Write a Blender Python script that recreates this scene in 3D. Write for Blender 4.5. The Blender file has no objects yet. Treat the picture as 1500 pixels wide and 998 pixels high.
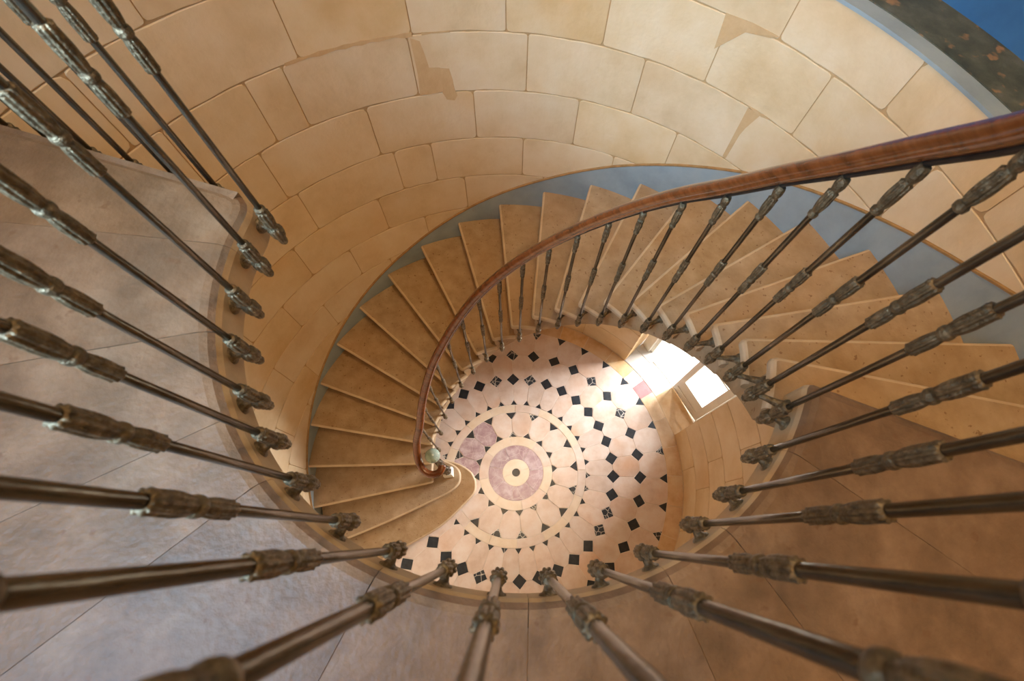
import bpy, math, random
from mathutils import Vector, Matrix
random.seed(7)
R = math.radians
col = bpy.context.scene.collection
sc = bpy.context.scene

# ------------------------------------------------------------------ camera
cd = bpy.data.cameras.new('camera'); cam = bpy.data.objects.new('camera', cd); col.objects.link(cam)
cd.sensor_width = 36.0; cd.sensor_fit = 'HORIZONTAL'
cd.lens = 640.0043 / 1500 * 36
cd.shift_x = -70.349 / 1500; cd.shift_y = 43.723 / 1500
cam.location = (-0.0405, -0.6463, 4.7897)
cam.rotation_euler = (0.3646, -0.1071, 0.0)
cd.clip_start = 0.02; cd.clip_end = 200
cd.dof.use_dof = True; cd.dof.focus_distance = 3.4; cd.dof.aperture_fstop = 4.5
sc.camera = cam

# ------------------------------------------------------------------ world, sun, daylight, exposure
wd = bpy.data.worlds.new('sky'); sc.world = wd; wd.use_nodes = True
bg = wd.node_tree.nodes['Background']; bg.inputs[0].default_value = (0.80, 0.90, 1.0, 1); bg.inputs[1].default_value = 1.2
def light(name, kind, loc, aim, energy, color, size=1.0, size_y=None, angle=None):
    l = bpy.data.lights.new(name, kind); o = bpy.data.objects.new(name, l); col.objects.link(o)
    o.location = loc; l.energy = energy; l.color = color
    o.rotation_euler = (Vector(aim) - Vector(loc)).to_track_quat('-Z', 'Y').to_euler()
    if kind == 'AREA':
        l.shape = 'RECTANGLE'; l.size = size; l.size_y = size_y or size
    elif kind == 'POINT': l.shadow_soft_size = size
    if angle is not None: l.angle = angle
    return o
def P(r, a, z=0.0): return Vector((r*math.cos(R(a)), r*math.sin(R(a)), z))
light('sun', 'SUN', (2, 6, 8), (2-.10, 6-.55, 8-1.5), 0.4, (1.0, 0.96, 0.90), angle=R(1.5))
# daylight of the tall landing window (sky straight in, and its softer spread) and of the entrance
for nm, en_, sp in (('landing_window_daylight', 13.0, 55), ('landing_window_skylight', 19.0, 140)):
    lw = light(nm, 'AREA', P(1.80, 218, 5.0), P(1.7, 66, 3.35) if sp < 90 else P(.9, 200, 3.8), en_, (0.50, 0.74, 1.0) if sp < 90 else (0.27, 0.60, 1.0), 0.9, 1.4)
    lw.data.spread = R(sp)
light('entrance_daylight', 'AREA', P(5.2, 31, 1.7), P(1.8, 195, 1.9), 680.0, (0.96, 0.97, 1.0), 2.0, 2.4)
# added warm fill light, unseen and without fixture, high over the stair head
light('warm_fill', 'POINT', P(0.60, 60, 8.9), (0, 0, 0), 178.0, (1.0, 0.71, 0.40), 0.25)
sc.cycles.max_bounces = 16; sc.cycles.diffuse_bounces = 10
sc.view_settings.view_transform = 'Standard'; sc.view_settings.look = 'None'
sc.view_settings.gamma = 1.0; sc.view_settings.use_curve_mapping = False
sc.view_settings.exposure = 0.56

# ------------------------------------------------------------------ materials
def rgb(h):
    h = h.lstrip('#'); v = [int(h[i:i+2], 16)/255 for i in (0, 2, 4)]
    return tuple((c/12.92 if c <= .04045 else ((c+.055)/1.055)**2.4) for c in v) + (1.0,)
def mat(name, cols, scale=6.0, rough=0.6, metal=0.0, bump=0.0, bump_scale=60.0, var=0.0, detail=6.0,
        stretch=(1, 1, 1), coat=0.0, spots=None, veins=None, spec=0.5, stain=None):
    """cols: list of (pos, hex); noise-driven colour; var: per-object value variation"""
    m = bpy.data.materials.new(name); m.use_nodes = True
    nt = m.node_tree; N = nt.nodes; L = nt.links; b = N['Principled BSDF']
    tc = N.new('ShaderNodeTexCoord'); mp = N.new('ShaderNodeMapping'); mp.inputs['Scale'].default_value = stretch
    oi = N.new('ShaderNodeObjectInfo')
    L.new(tc.outputs['Object'], mp.inputs['Vector'])
    add = N.new('ShaderNodeVectorMath'); add.operation = 'ADD'
    mul = N.new('ShaderNodeMath'); mul.operation = 'MULTIPLY'; mul.inputs[1].default_value = 37.0
    L.new(oi.outputs['Random'], mul.inputs[0]); L.new(mp.outputs[0], add.inputs[0]); L.new(mul.outputs[0], add.inputs[1])
    nz = N.new('ShaderNodeTexNoise'); nz.inputs['Scale'].default_value = scale; nz.inputs['Detail'].default_value = detail
    nz.inputs['Roughness'].default_value = 0.62
    L.new(add.outputs[0], nz.inputs['Vector'])
    cr = N.new('ShaderNodeValToRGB'); e = cr.color_ramp.elements
    while len(e) < len(cols): e.new(0.5)
    for k, (p, h) in enumerate(cols): e[k].position = p; e[k].color = rgb(h)
    L.new(nz.outputs['Fac'], cr.inputs['Fac']); cur = cr.outputs['Color']
    def mix(fac_out, color, a=None):
        x = N.new('ShaderNodeMix'); x.data_type = 'RGBA'
        L.new(fac_out, x.inputs['Factor']); L.new(cur, x.inputs['A']); x.inputs['B'].default_value = rgb(color)
        return x.outputs['Result']
    def ramp(src, lo, hi, amt=1.0):
        r_ = N.new('ShaderNodeMapRange'); r_.inputs['From Min'].default_value = lo; r_.inputs['From Max'].default_value = hi
        r_.inputs['To Max'].default_value = amt; L.new(src, r_.inputs['Value']); return r_.outputs['Result']
    if stain:                                   # large soft mineral blotches: (hex, scale, lo, hi, amount)
        n2 = N.new('ShaderNodeTexNoise'); n2.inputs['Scale'].default_value = stain[1]; n2.inputs['Detail'].default_value = 3
        L.new(add.outputs[0], n2.inputs['Vector']); cur = mix(ramp(n2.outputs['Fac'], stain[2], stain[3], stain[4]), stain[0])
    if spots:                                   # small pits: (hex, scale, threshold)
        n3 = N.new('ShaderNodeTexNoise'); n3.inputs['Scale'].default_value = spots[1]; n3.inputs['Detail'].default_value = 2
        L.new(add.outputs[0], n3.inputs['Vector']); cur = mix(ramp(n3.outputs['Fac'], spots[2], spots[2]+.06, .75), spots[0])
    if veins:                                   # thin pale veins: (hex, scale, width)
        v = N.new('ShaderNodeTexVoronoi'); v.feature = 'DISTANCE_TO_EDGE'; v.inputs['Scale'].default_value = veins[1]
        L.new(add.outputs[0], v.inputs['Vector'])
        fv = ramp(v.outputs['Distance'], veins[2], 0.0)
        g = N.new('ShaderNodeMath'); g.operation = 'GREATER_THAN'; g.inputs[1].default_value = veins[3] if len(veins) > 3 else -1
        L.new(oi.outputs['Random'], g.inputs[0])
        t = N.new('ShaderNodeMath'); t.operation = 'MULTIPLY'; L.new(fv, t.inputs[0]); L.new(g.outputs[0], t.inputs[1])
        cur = mix(t.outputs[0], veins[0])
    if var:
        hs = N.new('ShaderNodeHueSaturation')
        mr = N.new('ShaderNodeMapRange'); mr.inputs['To Min'].default_value = 1-var; mr.inputs['To Max'].default_value = 1+var*.7
        L.new(oi.outputs['Random'], mr.inputs['Value']); L.new(mr.outputs['Result'], hs.inputs['Value'])
        m2 = N.new('ShaderNodeMath'); m2.operation = 'MULTIPLY'; m2.inputs[1].default_value = 7.31
        fr = N.new('ShaderNodeMath'); fr.operation = 'FRACT'; L.new(oi.outputs['Random'], m2.inputs[0]); L.new(m2.outputs[0], fr.inputs[0])
        m3 = N.new('ShaderNodeMapRange'); m3.inputs['To Min'].default_value = 1-var*1.2; m3.inputs['To Max'].default_value = 1+var*1.2
        L.new(fr.outputs[0], m3.inputs['Value']); L.new(m3.outputs['Result'], hs.inputs['Saturation'])
        L.new(cur, hs.inputs['Color']); cur = hs.outputs['Color']
    L.new(cur, b.inputs['Base Color'])
    b.inputs['Roughness'].default_value = rough; b.inputs['Metallic'].default_value = metal
    b.inputs['Specular IOR Level'].default_value = spec
    if coat: b.inputs['Coat Weight'].default_value = coat; b.inputs['Coat Roughness'].default_value = 0.12
    if bump:
        nb = N.new('ShaderNodeTexNoise'); nb.inputs['Scale'].default_value = bump_scale; nb.inputs['Detail'].default_value = 4
        L.new(add.outputs[0], nb.inputs['Vector'])
        bp = N.new('ShaderNodeBump'); bp.inputs['Strength'].default_value = bump; bp.inputs['Distance'].default_value = 0.01
        L.new(nb.outputs['Fac'], bp.inputs['Height']); L.new(bp.outputs['Normal'], b.inputs['Normal'])
    return m
M = {}
M['ashlar'] = mat('cream_limestone', [(.30, '#d1b488'), (.5, '#dec59d'), (.72, '#e5d1b0')], 3.0, .75, bump=.15, bump_scale=45, var=.05, stain=('#cc9a52', .9, .56, .78, .55))
M['mortar'] = mat('lime_mortar', [(.3, '#bc9768'), (.7, '#c8a676')], 14, .9, bump=.2)
M['repair'] = mat('repair_mortar', [(.3, '#c6a273'), (.7, '#d0ae80')], 14, .9, bump=.2)
M['tread'] = mat('golden_step_stone', [(.28, '#917553'), (.5, '#a38866'), (.75, '#b39a7a')], 9, .62, bump=.22, bump_scale=80, var=.05, spots=('#75502c', 42, .66), stain=('#a87a45', 1.3, .5, .75, .4))
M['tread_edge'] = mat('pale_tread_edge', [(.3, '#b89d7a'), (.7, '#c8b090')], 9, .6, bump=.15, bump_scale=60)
M['worn_lit'] = mat('worn_lit_edge', [(.3, '#b39670'), (.7, '#c9ae88')], 9, .6, bump=.15, bump_scale=60)  # landing edge: slightly pale from wear, plus light from below painted into the colour
M['landing'] = mat('worn_landing_stone', [(.28, '#5f4832'), (.5, '#765b42'), (.75, '#8d7258')], 8, .5, bump=.25, bump_scale=70, var=.05, spots=('#6c4d33', 30, .67), stain=('#7f5c36', .9, .5, .75, .5))
M['tile'] = mat('pale_pink_floor_stone', [(.25, '#d2b8a3'), (.5, '#e2cebe'), (.78, '#ebe0d6')], 7, .30, var=.06, bump=.05, stain=('#d39a68', 2.0, .55, .8, .6))
M['purple'] = mat('mauve_marble', [(.25, '#98757c'), (.5, '#b69da2'), (.75, '#d6c9cc')], 14, .3, var=.08, veins=('#ddd2d0', 7, .012))
M['cream_tile'] = mat('cream_floor_stone', [(.3, '#e0cbb0'), (.7, '#ebdcc8')], 9, .3, var=.05)
M['black'] = mat('black_slate', [(.3, '#23272c'), (.7, '#3a4046')], 22, .3, var=.2, veins=('#d8d2c6', 16, .06, .72))
M['grout'] = mat('pale_grout', [(.3, '#e3d8c8'), (.7, '#efe7dc')], 20, .8)
M['border'] = mat('sand_border_stone', [(.3, '#cfa677'), (.5, '#dfbf95'), (.75, '#ead3b0')], 6, .4, var=.09)
M['pink'] = mat('rose_tile', [(.3, '#bd6f6f'), (.7, '#cb8583')], 12, .4)
M['blue'] = mat('grey_blue_paint', [(.3, '#87959a'), (.55, '#9aa8ac'), (.8, '#a6b0ae')], 3.5, .55, bump=.06, spots=('#9a7b58', 16, .74))
M['edge'] = mat('bare_plaster_edge', [(.3, '#86663d'), (.7, '#a88455')], 20, .8)
M['bronze'] = mat('dull_brass', [(.28, '#463f34'), (.5, '#665d4e'), (.75, '#837a69')], 30, .25, metal=.85, bump=.12, bump_scale=120, stretch=(1, 1, .25))
M['leaf'] = mat('cast_brass_leaf', [(.28, '#463a28'), (.5, '#706047'), (.75, '#988769')], 70, .45, metal=.6, bump=.5, bump_scale=160)
M['iron'] = mat('dark_iron', [(.3, '#2b2622'), (.7, '#4a4038')], 30, .5, metal=.7)
M['wood'] = mat('varnished_mahogany', [(.30, '#4f260f'), (.5, '#6b3819'), (.72, '#7d4522')], 9, .20, bump=.05, bump_scale=30, stretch=(1, 1, 6), coat=.7)
M['white'] = mat('cream_white_paint', [(.3, '#dfdbcd'), (.7, '#ece9de')], 6, .45)
M['crystal'] = mat('faceted_green_glass', [(.3, '#8fa58d'), (.7, '#cfdccb')], 8, .05)
cb = M['crystal'].node_tree.nodes['Principled BSDF']; cb.inputs['Transmission Weight'].default_value = .55; cb.inputs['IOR'].default_value = 1.5
M['pane'] = bpy.data.materials.new('clear_glass'); M['pane'].use_nodes = True
nt = M['pane'].node_tree; nt.nodes.clear()
o_ = nt.nodes.new('ShaderNodeOutputMaterial'); mx = nt.nodes.new('ShaderNodeMixShader'); tr = nt.nodes.new('ShaderNodeBsdfTransparent'); gl = nt.nodes.new('ShaderNodeBsdfGlossy')
gl.inputs['Roughness'].default_value = .03; mx.inputs[0].default_value = .08
nt.links.new(tr.outputs[0], mx.inputs[1]); nt.links.new(gl.outputs[0], mx.inputs[2]); nt.links.new(mx.outputs[0], o_.inputs[0])
M['pave'] = mat('sunlit_white_paving', [(.3, '#b9b4aa'), (.7, '#cbc7be')], 5, .7)
M['dark'] = mat('flaking_dark_paint', [(.3, '#34382b'), (.5, '#4e5140'), (.7, '#666657')], 7, .6, bump=.3, spots=('#a07a50', 13, .60))
M['bluewall'] = mat('deep_blue_paint', [(.3, '#2b5b86'), (.7, '#3b6f9c')], 4, .6)
M['plaster'] = mat('cream_plaster', [(.3, '#d9c5a0'), (.7, '#e6d6b6')], 4, .8)

# ------------------------------------------------------------------ mesh helpers
def new_mesh(name, v, f, m, smooth=False):
    me = bpy.data.meshes.new(name); me.from_pydata([tuple(x) for x in v], [], f); me.materials.append(m)
    if smooth:
        for p in me.polygons: p.use_smooth = True
    me.update(); return me
def link(name, me, parent=None, loc=None, rotz=0):
    o = bpy.data.objects.new(name, me); col.objects.link(o)
    if parent is not None: o.parent = parent
    if loc is not None: o.location = loc
    if rotz: o.rotation_euler = (0, 0, rotz)
    return o
def tag(o, label=None, cat=None, group=None, kind=None):
    for k, x in (('label', label), ('category', cat), ('group', group), ('kind', kind)):
        if x: o[k] = x
    return o
def empty(name, loc=(0, 0, 0)):
    o = bpy.data.objects.new(name, None); col.objects.link(o); o.location = loc; o.empty_display_size = .1; return o
class MB:
    def __init__(s): s.v = []; s.f = []
    def add(s, v, f):
        n = len(s.v); s.v += [tuple(x) for x in v]; s.f += [tuple(i+n for i in q) for q in f]
    def box(s, x0, x1, y0, y1, z0, z1):
        s.add([(x0,y0,z0),(x1,y0,z0),(x1,y1,z0),(x0,y1,z0),(x0,y0,z1),(x1,y0,z1),(x1,y1,z1),(x0,y1,z1)],
              [(0,3,2,1),(4,5,6,7),(0,1,5,4),(1,2,6,5),(2,3,7,6),(3,0,4,7)])
    def arc(s, r0, r1, a0, a1, z0, z1, step=3.0):
        n = max(1, int(abs(a1-a0)/step+.99)); v = []; f = []
        for i in range(n+1):
            a = a0+(a1-a0)*i/n
            v += [P(r0,a,z0), P(r1,a,z0), P(r1,a,z1), P(r0,a,z1)]
        for i in range(n):
            q = 4*i
            for k in range(4): f.append((q+k, q+(k+1)%4, q+4+(k+1)%4, q+4+k))
        f += [(3,2,1,0), tuple(4*n+k for k in range(4))]
        if a1 < a0: f = [tuple(reversed(x)) for x in f]
        s.add(v, [tuple(reversed(x)) for x in f])
    def build(s, name, m, parent=None, smooth=False, loc=None, rotz=0):
        return link(name, new_mesh(name, s.v, s.f, m, smooth), parent, loc, rotz)
def inset_poly(p, d):
    n = len(p); out = []
    area = sum(p[i][0]*p[(i+1)%n][1]-p[(i+1)%n][0]*p[i][1] for i in range(n)); sg = 1 if area > 0 else -1
    for i in range(n):
        a, b, c = Vector(p[i-1][:2]), Vector(p[i][:2]), Vector(p[(i+1)%n][:2])
        e1 = (b-a).normalized(); e2 = (c-b).normalized()
        n1 = Vector((-e1.y, e1.x))*sg; n2 = Vector((-e2.y, e2.x))*sg
        k = max(.35, 1+n1.dot(n2)); out.append(b+(n1+n2)/k*d)
    return out
def prism(p, z0, z1, bev=0.0):
    """solid from plan outline p with a small bevel round the top"""
    area = sum(p[i][0]*p[(i+1)%len(p)][1]-p[(i+1)%len(p)][0]*p[i][1] for i in range(len(p)))
    if area < 0: p = list(reversed(p))
    n = len(p); v = [(x[0], x[1], z0) for x in p]; f = [tuple(reversed(range(n)))]
    if bev:
        q = inset_poly(p, bev); v += [(x[0], x[1], z1-bev) for x in p]+[(x[0], x[1], z1) for x in q]; lay = 3
    else: v += [(x[0], x[1], z1) for x in p]; lay = 2
    for l in range(lay-1):
        for i in range(n):
            j = (i+1) % n; f.append((l*n+i, l*n+j, (l+1)*n+j, (l+1)*n+i))
    f.append(tuple((lay-1)*n+i for i in range(n)))
    return v, f
def arcpts(r, a0, a1, step=2.0):
    n = max(1, int(abs(a1-a0)/step+.99)); return [P(r, a0+(a1-a0)*i/n) for i in range(n+1)]
def nosed(p, flags, zt, lay):
    """stone slab: plan outline p (ccw), flags[i] = edge i->i+1 is rounded; lay = [(dz, inset)...] from the top down"""
    n = len(p); nv = []
    for i in range(n):
        a, b, c = p[i-1], p[i], p[(i+1) % n]
        acc = Vector((0, 0)); ns = []
        for (s, e), fl in (((a, b), flags[i-1]), ((b, c), flags[i])):
            if fl:
                t = Vector((e[0]-s[0], e[1]-s[1])).normalized(); ns.append(Vector((-t.y, t.x)))
        if len(ns) == 1: acc = ns[0]
        elif len(ns) == 2: acc = (ns[0]+ns[1])/max(.5, 1+ns[0].dot(ns[1]))
        nv.append(acc)
    v = []; f = []
    for dz, ins in lay: v += [(p[i][0]+nv[i].x*ins, p[i][1]+nv[i].y*ins, zt-dz) for i in range(n)]
    f.append(tuple(range(n)))
    for l in range(len(lay)-1):
        for i in range(n):
            j = (i+1) % n; f.append((l*n+j, l*n+i, (l+1)*n+i, (l+1)*n+j))
    f.append(tuple(reversed([(len(lay)-1)*n+i for i in range(n)])))
    return v, f
def lathe(prof, seg=24, lobes=0, twist=0.0):
    """prof: (z, r, relief)"""
    v = []; f = []; n = len(prof)
    for (z, r, am) in prof:
        for k in range(seg):
            a = 2*math.pi*k/seg
            rr = r*(1+am*(abs(math.cos(lobes*a/2+twist*z))*2-1)) if lobes else r
            v.append((rr*math.cos(a), rr*math.sin(a), z))
    for i in range(n-1):
        for k in range(seg):
            j = (k+1) % seg; f.append((i*seg+k, i*seg+j, (i+1)*seg+j, (i+1)*seg+k))
    f.append(tuple(reversed(range(seg)))); f.append(tuple((n-1)*seg+k for k in range(seg)))
    return v, f

RW = 1.846                       # inner face of the round wall
H = 0.165                        # riser
ZL = 23*H                        # landing level
def TH(s): return 224.67-10.63*s # bearing of the nosing of step s
DO0, DO1, DOZ = 14.0, 47.0, 2.25 # doorway

# ------------------------------------------------------------------ ground floor
base = MB(); base.add(*prism(arcpts(2.36, 0, 354, 6), -.12, -.003))
floor = tag(base.build('floor', M['grout']), kind='structure')
def tile(name, pts, m, gap=.0016, z=0.0):
    v, f = prism(inset_poly(pts, gap), -.008, z+random.uniform(-.0006, .0006), .0012)
    return link(name, new_mesh(name, v, f, m), floor)
# centre roundel
tile('roundel_dot', arcpts(.043, 0, 350, 10), M['black'], .001)
for k in range(2): tile('roundel_cream', arcpts(.043, 180*k+20, 180*k+200, 10)+arcpts(.143, 180*k+200, 180*k+20, 8), M['cream_tile'], .001)
cuts = [8, 62, 118, 168, 214, 262, 318, 368]
for a, b in zip(cuts, cuts[1:]): tile('roundel_mauve', arcpts(.143, a, b, 8)+arcpts(.293, b, a, 5), M['purple'], .0015)
for k in range(8): tile('roundel_ring_tile', arcpts(.293, 45*k+12, 45*k+57, 5)+arcpts(.39, 45*k+57, 45*k+12, 4), M['cream_tile'] if k % 3 else M['tile'], .0015)
def cell(ra, rb, a0, a1, hin, win, hout, wout):
    g = math.degrees
    return (arcpts(ra, a0+g(win/ra), a1-g(win/ra), 3)+[P(ra+hin, a1), P(rb-hout, a1)] +
            arcpts(rb, a1-g(wout/rb), a0+g(wout/rb), 3)+[P(rb-hout, a0), P(ra+hin, a0)])
def tri_out(r, a, hw, h): return [P(r, a-math.degrees(hw/r)), P(r+h, a), P(r, a+math.degrees(hw/r))]
for k in range(16):
    a = 7.0+22.5*k
    tile('rosette_tile', cell(.39, .668, a, a+22.5, .06, .048, .085, .06), M['tile'] if k not in (5, 6, 7) else M['purple'], .0025)
    tile('black_triangle', tri_out(.39, a, .045, .058), M['black'])
    tile('black_triangle', tri_out(.668, a, .058, -.082), M['black'])
for k in range(16): tile('ring_band_tile', arcpts(.668, 22.5*k+3, 22.5*k+25.5, 4)+arcpts(.756, 22.5*k+25.5, 22.5*k+3, 4), M['cream_tile'] if k % 3 else M['tile'], .0018)
DA = 360/34
for k in range(34):
    a = 358.6+DA*k
    tile('floor_tile', cell(.756, 1.061, a, a+DA, .055, .036, .073, .073), M['tile'])
    tile('floor_tile', cell(1.061, 1.363, a, a+DA, .073, .073, .073, .073), M['tile'])
    tile('floor_tile', cell(1.363, 1.67, a, a+DA, .073, .073, .092, .055), M['tile'])
    tile('black_triangle', tri_out(.756, a, .036, .055), M['black'])
    for r in (1.061, 1.363):
        j = random.uniform(-1.2, 1.2)/2
        tile('black_square', [P(r-.073, a+j), P(r+j*.003, a+math.degrees(.073/r)), P(r+.073, a-j), P(r, a-math.degrees(.073/r))], M['black'])
    tile('black_triangle', tri_out(1.67, a, .055, -.092), M['black'])
    if 29 < (a+5) % 360 < 40:
        tile('rose_border_tile', arcpts(1.67, a+.2, a+DA*.62, 3)+arcpts(RW, a+DA*.62, a+.2, 3), M['pink'])
        tile('border_tile', arcpts(1.67, a+DA*.62, a+DA, 3)+arcpts(RW, a+DA, a+DA*.62, 3), M['tile'])
    else:
        tile('border_tile', arcpts(1.67, a+1, a+DA+1, 3)+arcpts(RW+.002, a+DA+1, a+1, 3), M['border'])

# ------------------------------------------------------------------ round wall of dressed stone
wb = MB()
wb.arc(RW+.006, 2.36, DO1, DO0+360, 0, 3.79)
wb.arc(RW+.006, 2.36, DO0, DO1, DOZ, 3.79)
wall = tag(wb.build('wall_round', M['mortar']), kind='structure')
def stone(a0, a1, z0, z1, jag=.0):
    """curved ashlar block, face on the wall cylinder; corners rounded, arris chamfered"""
    g = .0026; rc = random.uniform(.010, .035)
    al, ar = a0+math.degrees(g/RW), a1-math.degrees(g/RW)
    w = R(ar-al)*RW
    us = [0, rc*.3, rc]; x = rc
    k = max(2, int((w-2*rc)/.055)); us += [rc+(w-2*rc)*i/k for i in range(1, k)]+[w-rc, w-rc*.3, w]
    rowv = []
    ph = random.uniform(0, 6.28)
    for u in us:
        e = min(u, w-u); cr_ = rc-math.sqrt(max(0, rc*rc-(rc-min(e, rc))**2))
        wob = .0016*math.sin(u*23+ph)+.0011*math.sin(u*51+2*ph)
        lo = z0+g+cr_*.8+wob; hi = z1-g-cr_*.8+wob*.7
        a = al+math.degrees(u/RW)
        c = .0025
        rowv.append([P(RW+.012, a, lo), P(RW+c, a, lo), P(RW, a, lo+c*1.3), P(RW, a, hi-c*1.3), P(RW+c, a, hi), P(RW+.012, a, hi)])
    v = [x for r_ in rowv for x in r_]; f = []
    n = len(us)
    for i in range(n-1):
        for k in range(5): q = 6*i+k; f.append((q+1, q, q+6, q+7))
    f += [tuple(range(6)), tuple(reversed([6*(n-1)+k for k in range(6)]))]
    f = [tuple(reversed(x)) for x in f]
    mid = P(RW, (a0+a1)/2, (z0+z1)/2)
    me = new_mesh('wall_stone', [Vector(x)-mid for x in v], f, M['ashlar'])
    return link('wall_stone', me, wall, mid)
courses = [(0, .345, [1.3, 341.3]), (.345, .675, [353.8]), (.675, .995, [.9]), (.995, 1.32, [176]), (1.32, 1.645, [164.6, 146.3, 1.0]),
           (1.645, 1.961, [153.4, 134.3, 115.3]), (1.961, 2.279, [162.9, 144, 124, 104.6]), (2.279, 2.60, [137.6, 118, 110.5, 91.6, 72.2]),
           (2.60, 2.929, [139.4, 120.3, 101.1, 81.3, 61.8]), (2.929, 3.254, [148.6, 135.8, 130.1, 110.8, 91.4, 71.4, 52]),
           (3.254, 3.571, [152.5, 127.3, 110, 95, 79, 61, 44.2]), (3.571, 3.80, [142, 122, 103, 84, 70, 53.5, 35.8])]
for ci, (z0, z1, js) in enumerate(courses):
    js = sorted(js); door = z0 < DOZ-.05
    cutset = sorted(set([j % 360 for j in js]))
    if door: cutset = sorted(set(cutset+[DO0, DO1]))
    full = []
    for i, a in enumerate(cutset):
        b = cutset[(i+1) % len(cutset)]
        if b <= a: b += 360
        if door and abs(a-DO0) < .01: continue
        span = b-a; k = max(1, round(span/19.5)) if span > 26 else 1
        xs = [a+span*q/k+(random.uniform(-2.5, 2.5) if 0 < q < k else 0) for q in range(k+1)]
        full += list(zip(xs, xs[1:]))
    for a, b in full: stone(a, b, z0, z1)
# repaired joints: smears of mortar flush with the stone
def patch(pts):
    c = P(RW-.0012, sum(a for a, z in pts)/len(pts), sum(z for a, z in pts)/len(pts))
    n = len(pts); v = [P(RW-.0014, a, z)-c for a, z in pts]+[P(RW+.004, a, z)-c for a, z in pts]
    am = sum(a for a, z in pts)/n; zm = sum(z for a, z in pts)/n
    v.append(P(RW-.0014, am, zm)-c)
    f = [(i, (i+1) % n, 2*n) for i in range(n)]+[(i, n+i, n+(i+1) % n, (i+1) % n) for i in range(n)]
    link('mortar_patch', new_mesh('mortar_patch', v, f, M['repair']), wall, c)
def strip(line, w0):
    up = []; dn = []
    for a, z in line:
        k = w0*random.uniform(.35, 1.1); up.append((a, z+k*.6)); dn.append((a, z-k))
    for (u0, u1, d0, d1) in zip(up, up[1:], dn, dn[1:]): patch([u0, u1, d1, d0])
patch([(110.4, 3.24), (109.0, 3.22), (108.6, 3.16), (108.2, 3.08), (106.4, 3.075), (106.4, 2.94), (108, 2.93), (110.6, 2.93), (110.3, 3.05)])
patch([(106.4, 3.072), (104.9, 3.065), (104.5, 3.0), (104.4, 2.95), (104.0, 2.905), (104.6, 2.875), (106, 2.885), (106.6, 2.93)])
strip([(110+1.3*i, 3.258) for i in range(16)], .014)
strip([(104+1.5*i, 3.256) for i in range(4)], .009)
patch([(62, 3.575), (58, 3.585), (53.6, 3.585), (54.6, 3.565), (58, 3.545), (60.2, 3.50), (61.6, 3.42)])
patch([(52.6, 3.25), (50.2, 3.252), (51.0, 3.2), (51.6, 3.1), (51.7, 2.94), (52.4, 2.94), (52.5, 3.1)])
patch([(52.9, 3.256), (51, 3.262), (48.4, 3.258), (50, 3.245)])

# ------------------------------------------------------------------ painted skirting that climbs with the steps
sk = [(216, .20), (200, .42), (188, .58), (174.6, .792), (157.6, 1.08), (140.3, 1.36), (121.1, 1.67), (102.1, 2.005), (86.1, 2.268), (71.7, 2.523), (58.5, 2.745),
      (47.8, 2.925), (37.1, 3.09), (29.1, 3.205), (21, 3.323), (12.3, 3.446), (5.6, 3.551), (-8, 3.765), (-20, 3.95), (-195, 3.95)]
def ski(a):
    for (a0, z0), (a1, z1) in zip(sk, sk[1:]):
        if a0 >= a >= a1: return z0+(z1-z0)*(a0-a)/(a0-a1)
angs = [216-i*3 for i in range(138)]
v = []; f = []; v2 = []
for a in angs:
    zt = ski(a); s_ = (224.67-a)/10.63; zb = max(.0, min(s_*H-.30, ZL-.1))
    v += [P(RW-.009, a, zb), P(RW-.009, a, zt-.004), P(RW-.0005, a, zt), P(RW-.0005, a, zb)]
    v2 += [P(RW-.012, a, zt-.004), P(RW-.012, a, zt+.005), P(RW-.0004, a, zt+.009), P(RW-.0004, a, zt-.004)]
for i in range(len(angs)-1):
    for k in range(4): f.append((4*i+k, 4*i+(k+1) % 4, 4*i+4+(k+1) % 4, 4*i+4+k))
trim = tag(link('trim_1', new_mesh('skirting', v, f, M['blue'])), kind='structure')
link('skirting_edge', new_mesh('skirting_edge', v2, f, M['edge']), trim)

# ------------------------------------------------------------------ stone steps
stair = tag(empty('stone_staircase'), 'golden stone spiral staircase winding up from the tiled hall beside the curved wall', 'staircase')
LAY = [(0, .016), (.003, .008), (.009, .002), (.018, 0), (.030, .001), (.040, .007), (.046, .018), (.046, .05)]
def r_in(s): return .748+max(0, 8-s)*.008
def step_body(mb, a0, a1, ri, zt, off=.03):
    """solid under the tread: riser, inner cheek, soffit that follows the flight"""
    n = 5; rs = [ri, 1.1, 1.5, RW-.0095]; v = []; f = []
    for r in rs:
        b0 = a0-math.degrees(off/r); b1 = a1-math.degrees((off+.004)/r)
        for i in range(n+1):
            a = b0+(b1-b0)*i/n
            v.append(P(r, a, zt))
        for i in range(n+1):
            a = b0+(b1-b0)*i/n
            v.append(P(r, a, max(0, zt-.245+.16*i/n)))
    m = 2*(n+1)
    for q in range(len(rs)-1):
        for i in range(n):
            f.append((q*m+i, q*m+i+1, (q+1)*m+i+1, (q+1)*m+i)); b = q*m+n+1
            f.append((b+i+1, b+i, b+m+i, b+m+i+1))
        f.append((q*m, (q+1)*m, (q+1)*m+n+1, q*m+n+1)); f.append((q*m+n, q*m+m-1, (q+1)*m+m-1, (q+1)*m+n))
    for q, rev in ((0, 1), (len(rs)-1, 0)):
        for i in range(n):
            t = (q*m+i, q*m+i+1, q*m+n+2+i, q*m+n+1+i); f.append(t if not rev else tuple(reversed(t)))
    mb.add(v, f)
def finish(name, mb, parent, m, center, edge=()):
    me = new_mesh(name, [Vector(x)-center for x in mb.v], mb.f, m)
    me.materials.append(M['worn_lit'] if parent.name == 'stone_landing' else M['tread_edge'])
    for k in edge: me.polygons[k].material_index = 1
    return link(name, me, parent, center)
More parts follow.
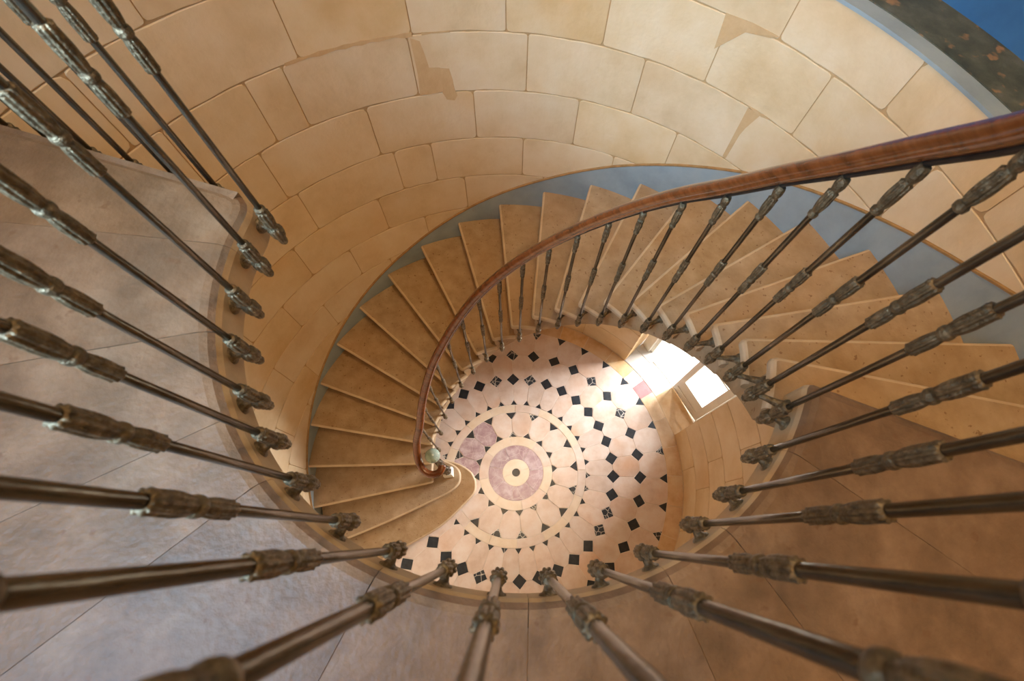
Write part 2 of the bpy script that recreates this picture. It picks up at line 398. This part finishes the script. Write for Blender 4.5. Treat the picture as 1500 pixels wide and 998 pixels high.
def edge_faces(n, flags, layers): return [1+l*n+i for l in layers for i in range(n) if flags[i]]
# curtail step and the rounded second step
def curtail(pts, zt, z0, name, back):
    outl = [P(r, a) for r, a in pts]
    # smooth the rounded end
    sm = []
    for i in range(len(outl)-1):
        p0 = outl[max(0, i-1)]; p1 = outl[i]; p2 = outl[i+1]; p3 = outl[min(len(outl)-1, i+2)]
        for t in (0, .25, .5, .75):
            sm.append(.5*((2*p1)+(p2-p0)*t+(2*p0-5*p1+4*p2-p3)*t*t+(3*p1-p0-3*p2+p3)*t**3))
    sm.append(outl[-1]); n0 = len(sm)
    pts2 = sm+[P(r, a) for r, a in back]
    flags = [i < n0-1 for i in range(len(pts2))]
    area = sum(pts2[i].x*pts2[(i+1) % len(pts2)].y-pts2[(i+1) % len(pts2)].x*pts2[i].y for i in range(len(pts2)))
    if area < 0:
        n = len(pts2); pts2 = list(reversed(pts2)); flags = [flags[(n-2-i) % n] for i in range(n)]
    mb = MB(); mb.add(*nosed(pts2, flags, zt, LAY[:-1]+[(.047, .03), (zt-z0, .03)]))
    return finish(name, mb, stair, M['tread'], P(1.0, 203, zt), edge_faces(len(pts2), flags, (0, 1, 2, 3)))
curtail([(RW-.0095, 214.3), (1.292, 215.6), (.959, 217.6), (.787, 217.2), (.612, 214.6), (.47, 209.5), (.421, 198), (.43, 189), (.47, 181), (.58, 174.5), (.74, 172)], H, 0, 'step', [(1.0, 186), (RW-.0095, 199)])
curtail([(RW-.0095, 203.5), (1.338, 203.8), (.807, 202.2), (.66, 200.5), (.575, 196.5), (.548, 190), (.56, 183), (.625, 177.5), (.76, 174)], 2*H, H-.002, 'step', [(1.1, 184), (RW-.0095, 189.5)])
for s in range(3, 23):
    a0, a1 = TH(s), TH(s+1); ri = r_in(s); zt = s*H
    mb = MB()
    outl = [P(RW-.0095, a0)]+[P(ri+.02, a0-.2)]+[P(ri+.006, a0-.7), P(ri, a0-1.6)]+arcpts(ri, a0-2.5, a1-3.0, 2)+[P(RW-.0095, a1-math.degrees(.05/RW))]+arcpts(RW-.0095, a1+2, a0-2, 3)
    flags = [i < len(outl)-1 and (i <= 3+len(arcpts(ri, a0-2.5, a1-3.0, 2))-1) for i in range(len(outl))]
    n = len(outl); ar = sum(outl[i].x*outl[(i+1) % n].y-outl[(i+1) % n].x*outl[i].y for i in range(n))
    if ar < 0: outl = list(reversed(outl)); flags = [flags[(n-2-i) % n] for i in range(n)]
    mb.add(*nosed(outl, flags, zt, LAY))
    step_body(mb, a0, a1, ri+.028, zt-.0455)
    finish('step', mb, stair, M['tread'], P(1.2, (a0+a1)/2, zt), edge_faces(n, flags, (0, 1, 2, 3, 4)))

# ------------------------------------------------------------------ landing of radial slabs
land = tag(empty('stone_landing'), 'grey-brown stone landing that curves round the open stairwell', 'landing')
LL = [(0, .034), (.004, .018), (.013, .006), (.028, 0), (.118, 0), (.132, .008), (.14, .03)]
RI = .766
js = [TH(23)+360, 324.5, 305.2, 292.5, 270.2, 247, 223.8, 211.5, 194.8, 177.2, 165.0]
for i, (a0, a1) in enumerate(zip(js, js[1:])):
    g = .03
    inner = arcpts(RI, a0-g, a1+g, 2)
    if i == 0: inner = [P(RI+.02, a0-.1), P(RI+.005, a0-.6)]+arcpts(RI, a0-1.6, a1+g, 2)
    if i == len(js)-2: inner = arcpts(RI, a0-g, a1+5.2, 2)+[P(RI+.004, a1+3.4), P(RI+.014, a1+1.9), P(RI+.032, a1+.8), P(RI+.06, a1+.2), P(RI+.10, a1+.02)]
    outl = inner+[P(1.4, a1+(g*.5 if i < len(js)-2 else .0)), P(RW-.0095, a1+(g*.4 if i < len(js)-2 else 0.3))]+arcpts(RW-.0095, a1+3, a0-3, 4)+[P(RW-.0095, a0-g*.4)]
    n = len(outl); ni = len(inner)
    flags = [k < ni-1 for k in range(n)]
    if i == 0: flags[n-1] = True
    if i == len(js)-2: flags[ni-1] = flags[ni] = True
    ar = sum(outl[k].x*outl[(k+1) % n].y-outl[(k+1) % n].x*outl[k].y for k in range(n))
    if ar < 0: outl = list(reversed(outl)); flags = [flags[(n-2-k) % n] for k in range(n)]
    mb = MB(); mb.add(*nosed(outl, flags, ZL+random.uniform(-.001, .001), LL))
    if i == 0: mb.arc(RI+.06, RW-.0095, a0-2.4, a0-7, ZL-.185, ZL-.139)
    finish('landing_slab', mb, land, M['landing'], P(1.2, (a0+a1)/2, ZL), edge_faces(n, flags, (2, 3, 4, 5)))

bed = MB(); bed.arc(RI+.05, RW-.012, 165.4, TH(23)+360-1.5, ZL-.12, ZL-.0022); bed.build('slab_joint', M['landing'], land)
# ------------------------------------------------------------------ balustrade
rail = tag(empty('stair_railing'), 'brass balusters with leaf ornaments under a varnished wooden handrail along the stairwell', 'railing')
LB = .965
rod_me = new_mesh('rod', *lathe([(.06, .0074, 0), (.45, .0076, 0), (.56, .0080, 0), (.62, .0083, 0), (.9, .0084, 0), (.955, .0082, 0)], 16), M['bronze'], True)
def leaves(z0, z1, r0, rm, r1, up=True):
    # one calyx of acanthus leaves: rows of rings that swell, then flare at the tips
    out = []
    for t, w, am in ((0, 0, .0), (.06, .4, .06), (.25, .85, .11), (.45, 1.0, .13), (.65, .92, .12), (.85, .8, .12), (.95, .95, .14), (1.0, .3, .08)):
        base = r0+(r1-r0)*t
        out.append((z0+(z1-z0)*t, base+(rm-base)*w, am))
    return out if z1 > z0 else list(reversed(out))
base_me = new_mesh('base_ornament', *lathe([(0, .003, 0), (.004, .008, .06), (.012, .011, .1), (.020, .0112, .1), (.027, .0088, .03), (.032, .0145, .08), (.042, .0175, .12), (.056, .018, .13), (.066, .0165, .1),
      (.071, .0125, 0)]+leaves(.074, .128, .0105, .0148, .0115)+[(.131, .0100, 0), (.134, .0135, 0), (.139, .0135, 0), (.142, .0085, 0)], 54, 9), M['leaf'], True)
mid_me = new_mesh('middle_ornament', *lathe(leaves(-.008, -.066, .0092, .0118, .0086)+[(-.006, .0122, 0), (-.003, .0134, 0), (.002, .0134, 0), (.006, .0122, 0)]+leaves(.008, .076, .0098, .0130, .0088), 54, 9), M['leaf'], True)
top_me = new_mesh('top_ornament', *lathe([(-.118, .0080, 0), (-.115, .0118, 0), (-.108, .0125, .03), (-.103, .0098, 0)]+leaves(-.100, -.035, .0092, .0130, .0092)+[(-.033, .0085, 0), (-.028, .0115, 0), (-.018, .0135, .06), (-.006, .0130, .06), (.004, .011, 0)], 54, 9), M['leaf'], True)
def bracket_mesh(ln):
    # arm along +X from the baluster to a round rosette on the stone
    v = []; f = []; pr = [(0.010, .009), (ln*.4, .0085), (ln*.65, .011), (ln-.010, .0145), (ln-.008, .020), (ln-.003, .022), (ln, .022)]
    v, f = lathe([(z, r, 0) for z, r in pr], 18)
    v = [(z, y, x-.0) for x, y, z in v]
    return new_mesh('bracket', [(x, y, z+.062) for x, y, z in v], [tuple(reversed(q)) for q in f], M['leaf'], True)
brk = {}
def baluster(pos, ang, ln):
    b = link('baluster', rod_me, rail, pos, ang)
    link('base_ornament', base_me, b); link('middle_ornament', mid_me, b, (0, 0, .552)); link('top_ornament', top_me, b, (0, 0, LB-.004))
    key = round(ln, 3)
    if key not in brk: brk[key] = bracket_mesh(ln)
    link('bracket', brk[key], b)
    return b
brh = [.806, .795, .79, .80, .80, .817, .838, .843, .84, .83, .825, .828, .826, .822, .812, .815, .81, .80, .787, .80]
bang = [170.8, 160.8, 151.2, 141.9, 132.0, 122.2, 112.5, 102.5, 92.1, 81.7, 71.5, 61.3, 51.0, 40.4, 29.6, 18.9, 8.1, -2.4, -13.5, -24.1]
brad = [.746, .748, .747, .744, .740, .732, .722, .711, .706, .704, .699, .690, .685, .682, .679, .678, .676, .673, .670, .672]
path = []
for i, (a, r) in enumerate(zip(bang, brad), 1):
    s = i+3; zt = s*H-.15
    ln = max(.045, r_in(min(s, 22))+.03-r) if s < 23 else .095
    b = baluster(P(r, a, zt), R(a), ln); q = brh[i-1]+.15; b.scale.z = q/LB; path.append((r, a, zt+q))
lang = [-28.5, -38.2, -48.6, -57.9, -68.5, -77.6, -86.4, -94.8, -103.6, -112.9, -122.7, -133.2, -143.1, -152.0, -162.2, -172.6, -182.8, -191.5]
for k, a in enumerate(lang):
    r = .722 if k == 0 else .73; zt = 3.665
    b = baluster(P(r, a, zt), R(a), RI+.004-r); b.scale.z = 1.03; path.append((r, a, zt+LB*1.03))
# railing along the free edge of the landing, out to the wall
en = P(1, 75)
ed = P(1, 165)
free = []
for k, q in enumerate([.925, 1.045, 1.165, 1.285, 1.405, 1.525, 1.645, 1.765]):
    p = ed*q+en*.022; p.z = 3.59
    b = baluster(p, R(255), .026); b.scale.z = 1.03+.075/LB; free.append(p+Vector((0, 0, LB*1.03+.075)))
pts = [P(r, a, z) for r, a, z in path]
# lower end: the rail sinks and curls round the glass ball
NX = Vector((-.655, -.098, 0))
vol = [Vector((-.579, -.125, 1.262)), Vector((-.589, -.172, 1.258)), Vector((-.625, -.196, 1.256)), Vector((-.675, -.195, 1.256)), Vector((-.722, -.165, 1.262)), Vector((-.757, -.10, 1.282)), Vector((-.770, -.03, 1.318)), Vector((-.765, .05, 1.375))]
corner = [P(.735, 166.2, 3.665+LB*1.03)+en*.02]
ctrl = vol+pts+[P(.70, -194.0, 3.665+LB*1.03)+en*.025]+free+[ed*1.842+en*.022+Vector((0, 0, 3.665+LB*1.03))]
def catmull(c, per=6):
    out = []
    for i in range(len(c)-1):
        p0 = c[max(0, i-1)]; p1 = c[i]; p2 = c[i+1]; p3 = c[min(len(c)-1, i+2)]
        for k in range(per):
            t = k/per; out.append(.5*((2*p1)+(p2-p0)*t+(2*p0-5*p1+4*p2-p3)*t*t+(3*p1-p0-3*p2+p3)*t**3))
    out.append(c[-1]); return out
def smooth(c, it):
    for _ in range(it): c = [c[0]]+[(c[i-1]+2*c[i]+c[i+1])/4 for i in range(1, len(c)-1)]+[c[-1]]
    return c
line = smooth(catmull(ctrl), 4)
def sweep(line, prof, name, m, parent):
    v = []; f = []; n = len(prof)
    for i, p in enumerate(line):
        t = (line[min(i+1, len(line)-1)]-line[max(0, i-1)]).normalized()
        s = Vector((0, 0, 1)).cross(t).normalized(); u = t.cross(s)
        for x, z in prof: v.append(p+s*x+u*z)
    for i in range(len(line)-1):
        for k in range(n): f.append((i*n+k, i*n+(k+1) % n, (i+1)*n+(k+1) % n, (i+1)*n+k))
    f += [tuple(reversed(range(n))), tuple((len(line)-1)*n+k for k in range(n))]
    me = new_mesh(name, v, [tuple(reversed(q)) for q in f], m, True)
    return link(name, me, parent)
hp = [(-.012, .008), (.012, .008), (.020, .013), (.024, .016), (.0245, .021), (.0215, .024), (.025, .027), (.0285, .033), (.0275, .042), (.022, .050), (.012, .055), (0, .0565),
      (-.012, .055), (-.022, .050), (-.0275, .042), (-.0285, .033), (-.025, .027), (-.0215, .024), (-.0245, .021), (-.024, .016), (-.020, .013)]
hr = sweep(line, hp, 'handrail', M['wood'], rail)
sweep(line, [(-.005, 0), (.005, 0), (.005, .009), (-.005, .009)], 'rail_bar', M['iron'], hr)

# newel with glass ball on the second step
nw = MB(); s_ = .043
nw.add(*prism([Vector((s_*c, s_*d_, 0)) for c, d_ in ((-1, -1), (1, -1), (1, 1), (-1, 1))], 0, .13, .006))
newel = nw.build('newel_post', M['white'], rail, loc=Vector((-.655, -.062, 2*H)), rotz=R(8))
v, f = lathe([(.128, .030, 0), (.135, .034, 0), (.145, .034, 0), (.15, .026, 0), (.16, .033, .15), (.20, .038, .2), (.25, .034, .2), (.29, .026, .15), (.30, .022, 0), (.305, .032, 0), (.32, .032, 0), (.325, .022, 0),
              (.45, .019, 0), (.46, .028, 0), (.475, .028, 0), (.48, .024, .1), (.55, .031, .2), (.63, .027, .2), (.66, .022, 0), (.67, .03, 0), (.69, .03, 0), (.70, .02, 0), (.86, .017, 0), (.90, .02, 0), (.91, .034, 0), (.93, .036, 0), (.94, .02, 0)], 36, 8)
link('newel_shaft', new_mesh('newel_shaft', v, f, M['bronze'], True), newel)
v, f = lathe([(1.0-.058*math.cos(math.pi*i/12), max(.002, .058*math.sin(math.pi*i/12)), 0) for i in range(13)], 18)
tag(link('glass_ball', new_mesh('glass_ball', v, f, M['crystal']), newel), 'faceted green glass ball on the newel')

# ------------------------------------------------------------------ entrance door
th = R(29.5); dn = Vector((math.cos(th), math.sin(th), 0)); dt = Vector((math.sin(th), -math.cos(th), 0))
door = tag(empty('door_1', dn*2.117), kind='structure'); door.rotation_euler = (0, 0, math.atan2(dt.y, dt.x))
# local axes: +X to the right jamb, +Y outwards
def leaf(name, x0, x1, parent, loc=(0, 0, 0), rot=0):
    lf = MB()
    z0, z1 = .012, 2.2; st = .062
    lf.box(x0, x0+st, -.02, .02, z0, z1); lf.box(x1-st-.018, x1, -.02, .02, z0, z1)
    lf.box(x0+st, x1-st-.018, -.02, .02, z0, .325); lf.box(x0+st, x1-st-.018, -.02, .02, z1-.1, z1)
    for zb in (.93, 1.53): lf.box(x0+st, x1-st-.018, -.014, .014, zb, zb+.022)
    o = lf.build(name, M['white'], parent, loc=loc, rotz=rot)
    mo = MB(); mo.box(x0+.035, x1-.075, -.03, -.0205, .13, .15); mo.box(x0+.03, x1-.05, -.026, -.0205, .02, .04)
    mo.build('kick_moulding', M['white'], o)
    for a, b in ((.327, .928), (.954, 1.528), (1.554, 2.098)):
        pn = MB(); pn.box(x0+st+.001, x1-st-.019, -.003, .003, a, b); pn.build('pane', M['pane'], o)
    return o
leaf('door_leaf', .0, .474, door)
leaf('door_leaf', .0, .474, door, (-.50, .01, 0), R(104))
fr = MB(); fr.box(.476, .60, -.03, .05, 0, 2.26); fr.box(-.64, -.52, -.03, .05, 0, 2.26); fr.box(-.519, .475, -.03, .05, 2.21, 2.26)
fr.build('door_frame', M['white'], door)
ts = MB(); ts.add(*prism([P(RW+.004, 14), P(2.13, 15.5), P(2.12, 29.4), P(RW+.004, 29.4)], -.005, .002)); ts.build('floor_threshold', M['border'], floor)
for k, (a, b, r0, r1) in enumerate([(29.5, 38, RW+.003, 2.10), (38.05, 47, RW+.003, 2.06), (29.5, 40, 2.104, 2.40), (40.05, 47, 2.064, 2.40)]):
    ts = MB(); ts.add(*prism(inset_poly(arcpts(r0, a, b, 3)+arcpts(r1, b, a, 3), .002), -.005, .002+.001*k)); ts.build('threshold_stone', M['pave'], floor)
gr = MB(); gr.add(*prism([P(2.37, -40), P(9, -60), P(14, 30), P(9, 120), P(2.37, 100)], -.2, -.02)); gr.v = gr.v
tag(gr.build('floor_terrace', M['pave']), kind='structure')

# ------------------------------------------------------------------ upper storey: ledge, blue wall, plain wall with window, ceiling
kb = MB(); kb.arc(RW-.003, 1.935, -14, 118, 3.79, 3.803); tag(kb.build('trim_2', M['blue']), kind='structure')
lg = MB(); lg.arc(1.936, 2.32, -14, 118, 3.70, 3.806); tag(lg.build('floor_ledge', M['dark']), kind='structure')
bw = MB(); bw.arc(2.23, 2.36, -16, 120, 3.80, 9.5); tag(bw.build('wall_recess', M['bluewall']), kind='structure')
uw = MB()
W0, W1 = 201, 235
uw.arc(RW+.004, 2.36, 120, W0, 3.80, 9.5); uw.arc(RW+.004, 2.36, W1, 344, 3.80, 9.5)
uw.arc(RW+.004, 2.36, W0, W1, 3.80, 4.45); uw.arc(RW+.004, 2.36, W0, W1, 6.35, 9.5)
tag(uw.build('wall_upper', M['plaster']), kind='structure')
ce = MB(); ce.add(*prism(arcpts(2.4, 0, 354, 6), 9.5, 9.6)); tag(ce.build('ceiling', M['plaster']), kind='structure')
wn = tag(empty('window_1', P(2.1, 218, 4.45)), kind='structure'); wn.rotation_euler = (0, 0, R(218+90))
wf = MB()
for x0, x1 in ((-.62, -.55), (-.03, .03), (.55, .62)): wf.box(x0, x1, -.03, .03, .0, 1.9)
for z0 in (0, .62, 1.24, 1.84): wf.box(-.55, .55, -.02, .02, z0, z0+.05)
wf.build('window_frame', M['white'], wn)
